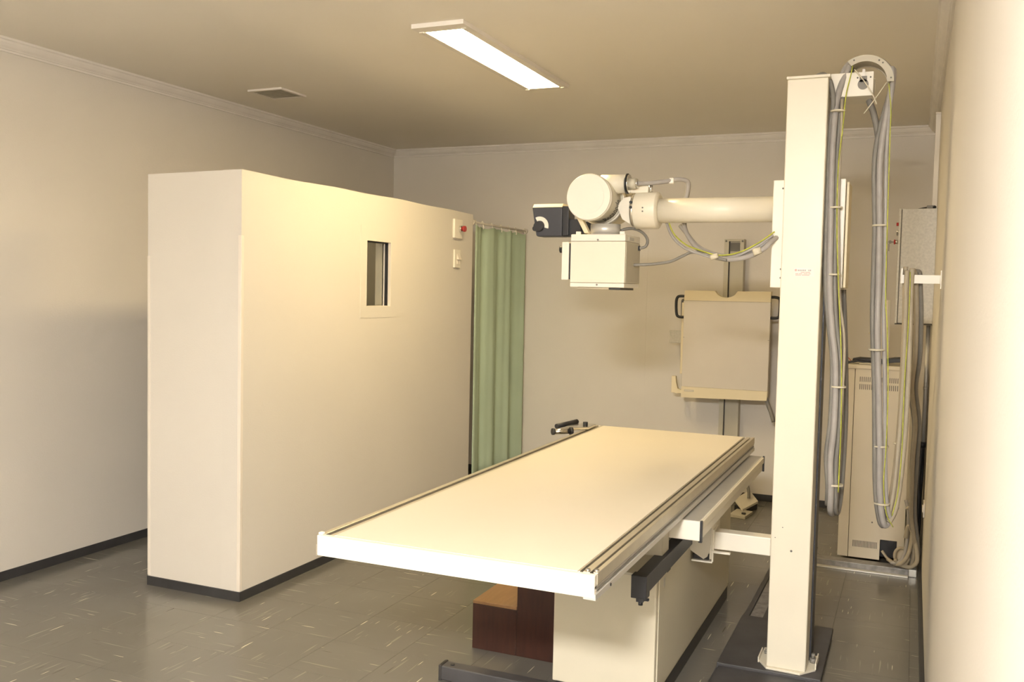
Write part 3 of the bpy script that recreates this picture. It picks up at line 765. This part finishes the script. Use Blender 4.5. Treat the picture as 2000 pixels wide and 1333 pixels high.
UP = [(-0.245, 3.66, 0.60), (-0.238, 3.69, 0.70), (-0.235, 3.70, 0.95), (-0.245, 3.70, 1.20), (-0.26, 3.69, 1.43)]
ml = thing('supply_cables', 'thick grey cables hanging from the column head to the wall hook', 'cables', (-0.2, 3.6, 0.56))
def off(path, dx, dy, dz=0.0, wob=0.0):
    return [(x + dx + random.uniform(-wob, wob), y + dy + random.uniform(-wob, wob), z + dz) for x, y, z in path]
tube('cable', list(reversed(UP)) + off(A, 0, 0) + ARC + off(B, 0.0, 0.0), 0.0115, 'hose', ml, 10)
tube('cable', off(list(reversed(UP)), 0.016, 0.012) + off(A, 0.017, 0.014, wob=0.002) + off(ARC, 0, 0.022) + off(B[:10], -0.017, 0.008, 0.012, 0.002), 0.0092, 'hosedark', ml, 8)
tube('cable', off(list(reversed(UP)), -0.012, 0.0) + off(A, -0.006, 0.026, 0.03, 0.002) + off(ARC, 0, -0.020) + off(B[:10], 0.019, 0.004, 0.03, 0.001), 0.0080, 'hose', ml, 8)
tube('cable', [(-0.375, 3.56, 2.184), (-0.335, 3.535, 2.196), (-0.305, 3.522, 2.165), (-0.292, 3.518, 2.09)] + off(list(reversed(A))[2:], -0.014, 0.006, 0.02, 0.002), 0.009, 'hosedark', ml, 8)
tube('cable', off(A[:-2], 0.024, 0.004, 0.10, 0.003)[2:] , 0.0050, 'hosebeige', ml, 8)
tube('cable', [(-0.178, 3.60, 2.108), (-0.160, 3.59, 2.06), (-0.142, 3.585, 1.98), (-0.136, 3.585, 1.90)] + off(B[1:10], -0.010, 0.018, -0.005), 0.011, 'hosedark', ml, 8)
# earth wire weaving along the bundle
E1 = [(x + 0.026 + 0.006 * math.sin(i * 1.7), y - 0.012, z) for i, (x, y, z) in enumerate(A[1:])] + [(-0.232, 3.518, 2.215)]
tube('earth_wire', E1, 0.0021, 'earth', ml, 6)
E2 = [(-0.112, 3.54, 2.150), (-0.102, 3.545, 2.06), (-0.101, 3.55, 1.95)] + [(x + 0.024 + 0.010 * math.sin(i * 1.1), y - 0.010, z) for i, (x, y, z) in enumerate(B[2:9])]
tube('earth_wire', E2, 0.0019, 'earth', ml, 6)
E3 = [(x + 0.004 + 0.004 * math.sin(i * 1.3), y - 0.024, z) for i, (x, y, z) in enumerate(B[9:])]
tube('earth_wire', E3, 0.0019, 'earth', ml, 6)
# beige leg of the loop beside the first
tube('cable', off(B[8:], 0.012, -0.006, 0.014, 0.001), 0.0100, 'hosebeige', ml, 8)
tube('cable', off(B[9:], -0.006, -0.012, 0.006, 0.001), 0.0085, 'hosebeige', ml, 8)
tube('cable', off(B[8:], -0.010, 0.020, 0.02, 0.001), 0.0085, 'hosebeige', ml, 8)
for (x, y, z, r) in ((-0.276, 3.520, 2.060, 0.026), (-0.272, 3.522, 1.72, 0.026), (-0.268, 3.522, 1.482, 0.026), (-0.236, 3.526, 1.080, 0.026), (-0.124, 3.585, 1.66, 0.026), (-0.118, 3.607, 1.215, 0.028), (-0.090, 3.647, 0.86, 0.028), (-0.078, 3.665, 0.645, 0.028), (-0.236, 3.55, 0.72, 0.028), (-0.026, 3.755, 0.86, 0.024)):
    cyl('cable_tie', (x, y, z - 0.003), (x, y, z + 0.003), r, 'tie', ml, 14)
tube('loose_tie', [(-0.225, 3.506, 2.20), (-0.190, 3.504, 2.155), (-0.160, 3.508, 2.105), (-0.148, 3.512, 2.075)], 0.0022, 'tie', ml, 5)
tube('loose_tie', [(-0.118, 3.515, 2.150), (-0.150, 3.512, 2.10), (-0.188, 3.51, 2.045)], 0.0020, 'tie', ml, 5)

# ------------------------------------------------------------------ wall hook and cables from it down to the cabinet
hk = thing('cable_hook', 'white flat bracket on the right wall carrying cables', 'bracket', (XR, 3.80, 1.475))
box('wall_plate', XR - 0.004, XR, 3.776, 3.826, 1.440, 1.508, 'white', hk, 0.001)
box('arm', -0.045, XR - 0.004, 3.797, 3.801, 1.459, 1.491, 'white', hk, 0.001)
obj('hook_tip', MB().box(-0.049, -0.043, 3.790, 3.84, 1.459, 1.515), 'white', hk)
dl = thing('drop_cables', 'beige and dark cables dropping from the wall hook to the floor', 'cables', (0.03, 4.4, 0.05))
CP = [(-0.020, 3.815, 1.500), (-0.004, 3.825, 1.503), (0.004, 3.84, 1.46), (0.011, 3.9, 1.331), (0.013, 4.0, 1.168), (0.007, 4.2, 1.028), (0.028, 4.4, 0.855), (0.025, 4.6, 0.665), (0.028, 4.8, 0.485), (0.032, 4.95, 0.33), (0.052, 5.03, 0.18), (0.045, 5.06, 0.06), (0.02, 5.07, 0.03)]
tube('cable', CP, 0.0095, 'hosebeige', dl, 8)
tube('cable', off(CP, 0.016, 0.012, 0.0, 0.002), 0.009, 'hosedark', dl, 8)
tube('cable', off(CP, -0.004, 0.028, -0.01, 0.003), 0.008, 'hosedark', dl, 8)
fl = thing('floor_cable_coil', 'tangled beige cables coiled on the floor beside the cabinet', 'cables', (0.03, 5.08, 0.045))
def coil(cx, cy, cz, rx, rz, n, ph, dy):
    return [(cx + rx * math.cos(R(ph + i * 40)), cy + dy * i / n, cz + rz * math.sin(R(ph + i * 40))) for i in range(n)]
tube('cable', [(0.012, 5.02, 0.36), (0.032, 5.03, 0.33), (0.040, 5.03, 0.24), (0.030, 5.03, 0.14), (0.005, 5.03, 0.08), (-0.03, 5.06, 0.055), (-0.07, 5.12, 0.06)], 0.010, 'hosebeige', fl)
tube('cable', [(0.010, 5.04, 0.20), (0.022, 5.03, 0.265), (0.045, 5.03, 0.22), (0.062, 5.03, 0.15), (0.066, 5.03, 0.09), (0.04, 5.04, 0.055), (0.0, 5.06, 0.052)], 0.0105, 'hosebeige', fl)
tube('cable', coil(0.052, 5.06, 0.125, 0.022, 0.055, 14, 30, 0.05), 0.008, 'hosedark', fl)
tube('cable', coil(-0.005, 5.05, 0.095, 0.032, 0.042, 11, 200, 0.04), 0.0085, 'hosebeige', fl)
tube('cable', [(0.004, 5.10, 0.38), (0.018, 5.09, 0.32), (0.020, 5.08, 0.22), (0.010, 5.06, 0.12), (-0.015, 5.05, 0.07), (-0.055, 5.06, 0.060)], 0.009, 'hose', fl)
tube('earth_wire', [(0.020, 5.02, 0.35), (0.030, 5.015, 0.30), (0.044, 5.015, 0.24)], 0.0028, 'earth', fl, 6)
tube('cable', [(-0.10, 5.12, 0.10), (-0.07, 5.11, 0.065), (-0.03, 5.07, 0.052), (0.01, 5.06, 0.056)], 0.007, 'hosebeige', fl)

# ------------------------------------------------------------------ generator cabinet
g = thing('generator_cabinet', 'tall beige generator cabinet with vent slots in the corner', 'cabinet', (-0.155, 5.42, 0.042))
G0, G1, GY0, GY1, GZ0, GZ1 = -0.318, 0.004, 5.150, 5.68, 0.042, 1.032
seam = -0.266
# front door panel with the cable opening at the lower right
gbody = obj('cabinet_body', MB().box(G0, seam - 0.0015, GY0, GY1, GZ0, GZ1).box(seam - 0.0015, G1, GY0 + 0.08, GY1, GZ0, GZ1), 'cabinet', g)
obj('door', MB().box(seam + 0.0015, G1, GY0, GY0 + 0.02, 0.150, GZ1).box(seam + 0.0015, -0.112, GY0, GY0 + 0.02, GZ0, 0.150).box(-0.030, G1, GY0, GY0 + 0.02, GZ0, 0.150), 'cabinet', g)
obj('cable_opening', MB().box(-0.112, -0.030, GY0 + 0.074, GY0 + 0.079, GZ0, 0.150), 'black', g)
box('top_cover', G0 - 0.004, G1 + 0.006, GY0 - 0.006, GY1, GZ1, GZ1 + 0.022, 'cabinet', g, 0.004)
def slots(xa, xb, za, zb, n):
    mb_ = MB()
    for i in range(n):
        x = xa + (xb - xa) * (i + 0.5) / n
        mb_.box(x - 0.0018, x + 0.0018, GY0 - 0.0008, GY0 + 0.001, za, zb)
    o_ = obj('vent_slots', mb_, 'ink', g)
    return o_
slots(-0.245, -0.035, 0.966, 0.992, 22)
slots(-0.245, -0.035, 0.926, 0.954, 22)
slots(-0.246, -0.124, 0.098, 0.132, 17)
cyl('lock', (-0.153, GY0 - 0.002, 0.235), (-0.153, GY0, 0.235), 0.004, 'ink', g, 8)

box_ = thing('floor_duct', 'scuffed grey metal floor duct in front of the cabinet', 'cable duct', (-0.2, 5.09, 0))
box('duct_cover', -0.52, 0.030, 5.055, 5.135, 0.0, 0.036, 'floormetal', box_, 0.003)
box('duct_foot', -0.52, 0.030, 5.020, 5.054, 0.0, 0.008, 'alu', box_, 0.002)
box('duct_cap', 0.031, 0.068, 5.053, 5.137, 0.0, 0.038, 'alu', box_, 0.003)

# metal upright and dark rags on top of the cabinet
p = thing('metal_upright', 'narrow galvanised metal upright standing on the cabinet', 'post', (-0.155, 5.30, 1.054))
obj('flange', MB().box(-0.204, -0.189, 5.285, 5.305, 1.054, 1.392), 'greybeige', p)
obj('web', MB().box(-0.189, -0.125, 5.300, 5.305, 1.054, 1.392), 'cabinet', p)
obj('flange', MB().box(-0.125, -0.112, 5.285, 5.305, 1.054, 1.392), 'greybeige', p)
box('label_tab', -0.188, -0.180, 5.297, 5.300, 1.365, 1.385, 'paper', p)
cyl('pull_knob', (-0.215, 5.295, 1.215), (-0.204, 5.295, 1.215), 0.005, 'tie', p, 10)
rg = thing('black_cloth', 'crumpled black straps and cloth lying on the cabinet top', 'cloth', (-0.13, 5.22, 1.054))
def strap(name, pts, w_, th_, mat):
    vs_, fs_ = [], []
    for x, y, z in pts:
        vs_ += [(x, y - w_ / 2, z), (x, y + w_ / 2, z + 0.004), (x, y + w_ / 2, z + th_ + 0.004), (x, y - w_ / 2, z + th_)]
    for i in range(len(pts) - 1):
        a, b2 = 4 * i, 4 * i + 4
        fs_ += [(a, b2, b2 + 1, a + 1), (a + 1, b2 + 1, b2 + 2, a + 2), (a + 2, b2 + 2, b2 + 3, a + 3), (a + 3, b2 + 3, b2, a)]
    e_ = 4 * (len(pts) - 1)
    fs_ += [(0, 1, 2, 3), (e_ + 3, e_ + 2, e_ + 1, e_)]
    return obj(name, MB().add(vs_, fs_), mat, rg, 0.002)
strap('strap', [(-0.325, 5.20, 1.052), (-0.295, 5.20, 1.058), (-0.26, 5.20, 1.066), (-0.22, 5.20, 1.062), (-0.17, 5.20, 1.060)], 0.03, 0.008, 'black')
strap('cloth_fold', [(-0.285, 5.23, 1.058), (-0.25, 5.23, 1.066), (-0.20, 5.23, 1.064), (-0.13, 5.235, 1.058)], 0.05, 0.020, 'dark')
strap('cloth_fold', [(-0.13, 5.22, 1.060), (-0.08, 5.22, 1.070), (-0.02, 5.22, 1.074), (0.0, 5.22, 1.072)], 0.06, 0.022, 'black')
strap('strap', [(-0.02, 5.21, 1.072), (0.015, 5.20, 1.070), (0.035, 5.19, 1.056), (0.045, 5.19, 1.044)], 0.03, 0.010, 'black')
strap('strap', [(-0.02, 5.24, 1.074), (0.02, 5.24, 1.078), (0.045, 5.24, 1.064)], 0.025, 0.010, 'black')
strap('cloth_fold', [(-0.25, 5.18, 1.054), (-0.21, 5.18, 1.056), (-0.16, 5.18, 1.054)], 0.03, 0.006, 'greybeige')
tube('wire', [(-0.29, 5.21, 1.066), (-0.300, 5.21, 1.078), (-0.310, 5.21, 1.088)], 0.002, 'red', rg, 5)

# ------------------------------------------------------------------ electrical box on the right wall
e = thing('electrical_box', 'grey hammered metal electrical box on the right wall', 'electrical box', (XR, 5.35, 1.28))
box('box_body', -0.074, XR, 5.200, 5.55, 1.276, 1.862, 'greybox', e, 0.002)
box('box_door', -0.088, -0.077, 5.196, 5.554, 1.274, 1.864, 'greybox', e, 0.002)
box('door_gap', -0.077, -0.074, 5.203, 5.547, 1.279, 1.859, 'ink', e)
cyl('indicator', (-0.088, 5.30, 1.790), (-0.101, 5.30, 1.790), 0.009, 'red', e, 14, label='red indicator')
cyl('indicator', (-0.088, 5.30, 1.752), (-0.099, 5.30, 1.752), 0.007, 'chrome', e, 14)
cyl('indicator', (-0.088, 5.30, 1.738), (-0.099, 5.30, 1.738), 0.007, 'hosedark', e, 14)
cyl('key_switch', (-0.088, 5.30, 1.698), (-0.104, 5.30, 1.698), 0.011, 'chrome', e, 16)
cyl('key_ring', (-0.104, 5.30, 1.698), (-0.110, 5.30, 1.698), 0.013, 'red', e, 16)
obj('key', MB().box(-0.126, -0.110, 5.296, 5.304, 1.694, 1.702).cyl((-0.128, 5.297, 1.698), (-0.128, 5.303, 1.698), 0.009, 12).box(-0.136, -0.131, 5.297, 5.303, 1.650, 1.690), 'hosedark', e)
box('box_flange', -0.088, XR, 5.203, 5.545, 1.268, 1.273, 'ink', e)
tg = thing('black_tool', 'flat black tool lying on top of the electrical box', 'tool', (0.045, 5.30, 1.862))
obj('tool_body', MB().tube([(0.004, 5.36, 1.870), (0.03, 5.32, 1.872), (0.06, 5.26, 1.872), (0.078, 5.22, 1.870)], 0.008, 8), 'black', tg)
box('tool_grip', 0.040, 0.078, 5.225, 5.265, 1.862, 1.880, 'hosedark', tg, 0.003)

cd = thing('cable_trunking', 'pale vertical trunking on the right wall above the electrical box', 'trunking', (0.07, 5.38, 1.864))
box('trunk', 0.066, XR, 5.36, 5.40, 1.864, 2.365, 'cornice', cd, 0.002)
box('trunk_cap', 0.064, XR, 5.356, 5.404, 2.365, 2.372, 'guard', cd)
cn = thing('metal_conduit', 'galvanised conduit pipe below the electrical box on the wall', 'conduit', (0.076, 5.30, 0.66))
cyl('pipe', (0.074, 5.30, 0.655), (0.074, 5.30, 1.268), 0.010, 'alu', cn, 16)
cyl('pipe_clip', (0.074, 5.30, 0.93), (0.074, 5.30, 0.945), 0.012, 'alu', cn, 16)
pg = thing('black_cable_tail', 'black wrapped cable tail hanging below the conduit pipe', 'cables', (0.07, 5.30, 0.30))
cyl('sleeve', (0.070, 5.30, 0.628), (0.071, 5.30, 0.654), 0.017, 'black', pg, 14)
tube('cable', [(0.068, 5.30, 0.630), (0.064, 5.295, 0.55), (0.060, 5.285, 0.45), (0.064, 5.27, 0.34), (0.060, 5.26, 0.24), (0.05, 5.25, 0.15)], 0.014, 'black', pg, 8)
tube('cable', [(0.074, 5.30, 0.630), (0.074, 5.30, 0.50), (0.070, 5.29, 0.36), (0.072, 5.28, 0.22), (0.064, 5.27, 0.10)], 0.010, 'black', pg, 8)
tube('cable', [(0.060, 5.29, 0.60), (0.044, 5.27, 0.52), (0.036, 5.26, 0.46), (0.048, 5.25, 0.40), (0.052, 5.24, 0.30), (0.038, 5.22, 0.18)], 0.005, 'dark', pg, 6)
ot = thing('wall_outlet', 'white outlet plate low on the right wall beside the cabinet', 'outlet', (XR, 4.98, 0.37))
box('plate', XR - 0.007, XR, 4.93, 5.03, 0.335, 0.405, 'guard', ot, 0.002)
box('rocker', XR - 0.011, XR - 0.007, 4.96, 5.00, 0.355, 0.385, 'guard', ot, 0.001)

# ------------------------------------------------------------------ chest bucky stand on the back wall
u = thing('chest_bucky_stand', 'wall bucky stand with beige chest panel and black handles', 'x-ray stand', (-1.14, 6.35, 0))
RX0, RX1, RY = -1.196, -1.065, 6.390
ur = obj('upright', MB().box(RX0, RX0 + 0.030, RY, YB - 0.0005, 0.03, 1.780).box(RX1 - 0.026, RX1, RY, YB - 0.0005, 0.03, 1.780).box(RX0 + 0.030, RX1 - 0.026, RY + 0.022, YB - 0.0005, 0.03, 1.780)
         .box(RX0 + 0.030, RX1 - 0.026, RY, RY + 0.022, 1.765, 1.780), 'greybeige', u)
box('slot_line', RX0 + 0.0301, RX0 + 0.036, RY + 0.018, RY + 0.0225, 0.05, 1.765, 'dark', ur)
box('pulley_gap', RX0 + 0.036, RX1 - 0.030, RY + 0.012, RY + 0.0225, 1.700, 1.755, 'ink', ur)
for px_ in (RX0 + 0.012, RX1 - 0.010):
    cyl('bolt', (px_, RY - 0.002, 1.766), (px_, RY + 0.001, 1.766), 0.007, 'ink', ur, 10)
# panel with a semicircular chin notch
PX0, PX1, PZ0, PZ1, PY = -1.416, -0.851, 0.708, 1.427, 6.200
poly = [(PX0, 1.360), (PX1, 1.360), (PX1 + 0.002, PZ1 + 0.002), (-1.062, PZ1)]
poly += [(-1.137 + 0.068 * math.cos(R(a)), 1.428 + 0.044 * math.sin(R(a)) * 1.0) for a in range(-15, -170, -12)]
poly += [(-1.212, PZ1), (PX0 + 0.004, PZ1)]
obj('top_band', MB().prism(poly, 'y', PY - 0.004, PY + 0.055), 'beigebox', u)
obj('chest_panel', MB().box(PX0, PX1, PY, PY + 0.055, 0.780, 1.3595), 'bucky', u, 0.002)
bt = obj('bottom_band', MB().prism([(PX0, 0.7795), (PX1, 0.7795), (PX1 - 0.004, 0.718), (PX0, 0.706)], 'y', PY - 0.004, PY + 0.055), 'beigebox', u)
obj('name_plate', MB().box(PX0 + 0.020, PX0 + 0.085, PY - 0.006, PY - 0.004, 0.748, 0.760), 'greybeige', bt, 0.001)
obj('plate_print', MB().box(PX0 + 0.024, PX0 + 0.081, PY - 0.0066, PY - 0.006, 0.7515, 0.7565), 'cabinet', bt)
for zz in (1.118, 1.105):
    pass
obj('centre_mark', MB().box(PX0, PX0 + 0.010, PY - 0.0008, PY, 1.1115, 1.1135).box(PX1 - 0.010, PX1, PY - 0.0008, PY, 1.1115, 1.1135), 'ink', u)
obj('cassette_box', MB().box(PX0 - 0.028, PX1 - 0.02, PY + 0.057, PY + 0.125, 0.86, 1.345), 'beigebox', u, 0.003)
obj('slider', MB().box(-1.21, -1.05, PY + 0.126, RY - 0.002, 0.90, 1.32), 'greybeige', u)
for pts in ([(-1.412, PY + 0.02, 1.387), (-1.448, PY + 0.02, 1.387), (-1.466, PY + 0.02, 1.379), (-1.474, PY + 0.02, 1.348), (-1.470, PY + 0.02, 1.272), (-1.455, PY + 0.02, 1.249), (-1.412, PY + 0.02, 1.246)],
            [(-0.853, PY + 0.02, 1.393), (-0.825, PY + 0.02, 1.393), (-0.802, PY + 0.02, 1.386), (-0.794, PY + 0.02, 1.366), (-0.795, PY + 0.02, 1.292), (-0.804, PY + 0.02, 1.262), (-0.853, PY + 0.02, 1.257)]):
    tube('handle', pts, 0.0095, 'black', u, 10)
tube('handle', [(-1.412, PY + 0.09, 1.365), (-1.44, PY + 0.09, 1.362), (-1.450, PY + 0.09, 1.345), (-1.448, PY + 0.09, 1.25), (-1.44, PY + 0.09, 1.235), (-1.412, PY + 0.09, 1.232)], 0.008, 'hosedark', u, 8)
obj('lock_knob', MB().prism([(-1.53, 1.152), (-1.52, 1.110), (-1.53, 1.066), (-1.446, 1.066), (-1.446, 1.152)], 'y', PY + 0.08, PY + 0.12), 'greybox', u, 0.003)
obj('cassette_stop', MB().prism([(-1.490, 0.845), (-1.462, 0.845), (-1.458, 0.800), (-1.446, 0.760), (-1.414, 0.752), (-1.414, 0.728), (-1.490, 0.732)], 'y', PY + 0.02, PY + 0.05), 'beigebox', u, 0.002)
tube('lever', [(-0.862, PY + 0.03, 0.735), (-0.848, PY + 0.03, 0.69), (-0.826, PY + 0.02, 0.640), (-0.806, PY + 0.0, 0.585)], 0.013, 'hosedark', u, 10, label='grey rubber lever grip')

# foot pedal plates on the floor below the stand
fp = thing('foot_pedal', 'cream foot pedal plates on the floor near the back wall', 'foot pedal', (-0.96, 6.1, 0))
obj('base_plate', MB().prism([(-1.02, 5.90), (-0.915, 5.88), (-0.895, 6.05), (-1.00, 6.08)], 'z', 0.0, 0.018), 'greybeige', fp, 0.002)
cyl('pedal_button', (-0.935, 5.945, 0.018), (-0.935, 5.945, 0.026), 0.014, 'dark', fp, 14)
vs_ = [(-1.02, 6.10, 0.075), (-0.955, 6.02, 0.03), (-0.885, 6.20, 0.055), (-0.955, 6.28, 0.105)]
vs_ = vs_ + [(x, y, z - 0.014) for x, y, z in vs_]
obj('tilted_plate', MB().add(vs_, [(0, 1, 2, 3), (7, 6, 5, 4), (0, 4, 5, 1), (1, 5, 6, 2), (2, 6, 7, 3), (3, 7, 4, 0)]), 'cream', fp)
obj('pedal_housing', MB().prism([(-1.02, 6.10), (-0.95, 6.06), (-0.89, 6.20), (-0.95, 6.27)], 'z', 0.0, 0.035), 'dark', fp)
tube('pedal_cable', [(-0.94, 6.16, 0.075), (-0.945, 6.18, 0.12), (-0.965, 6.20, 0.18), (-0.985, 6.22, 0.22), (-1.02, 6.30, 0.24), (-1.06, 6.385, 0.25)], 0.010, 'hosedark', fp, 8)
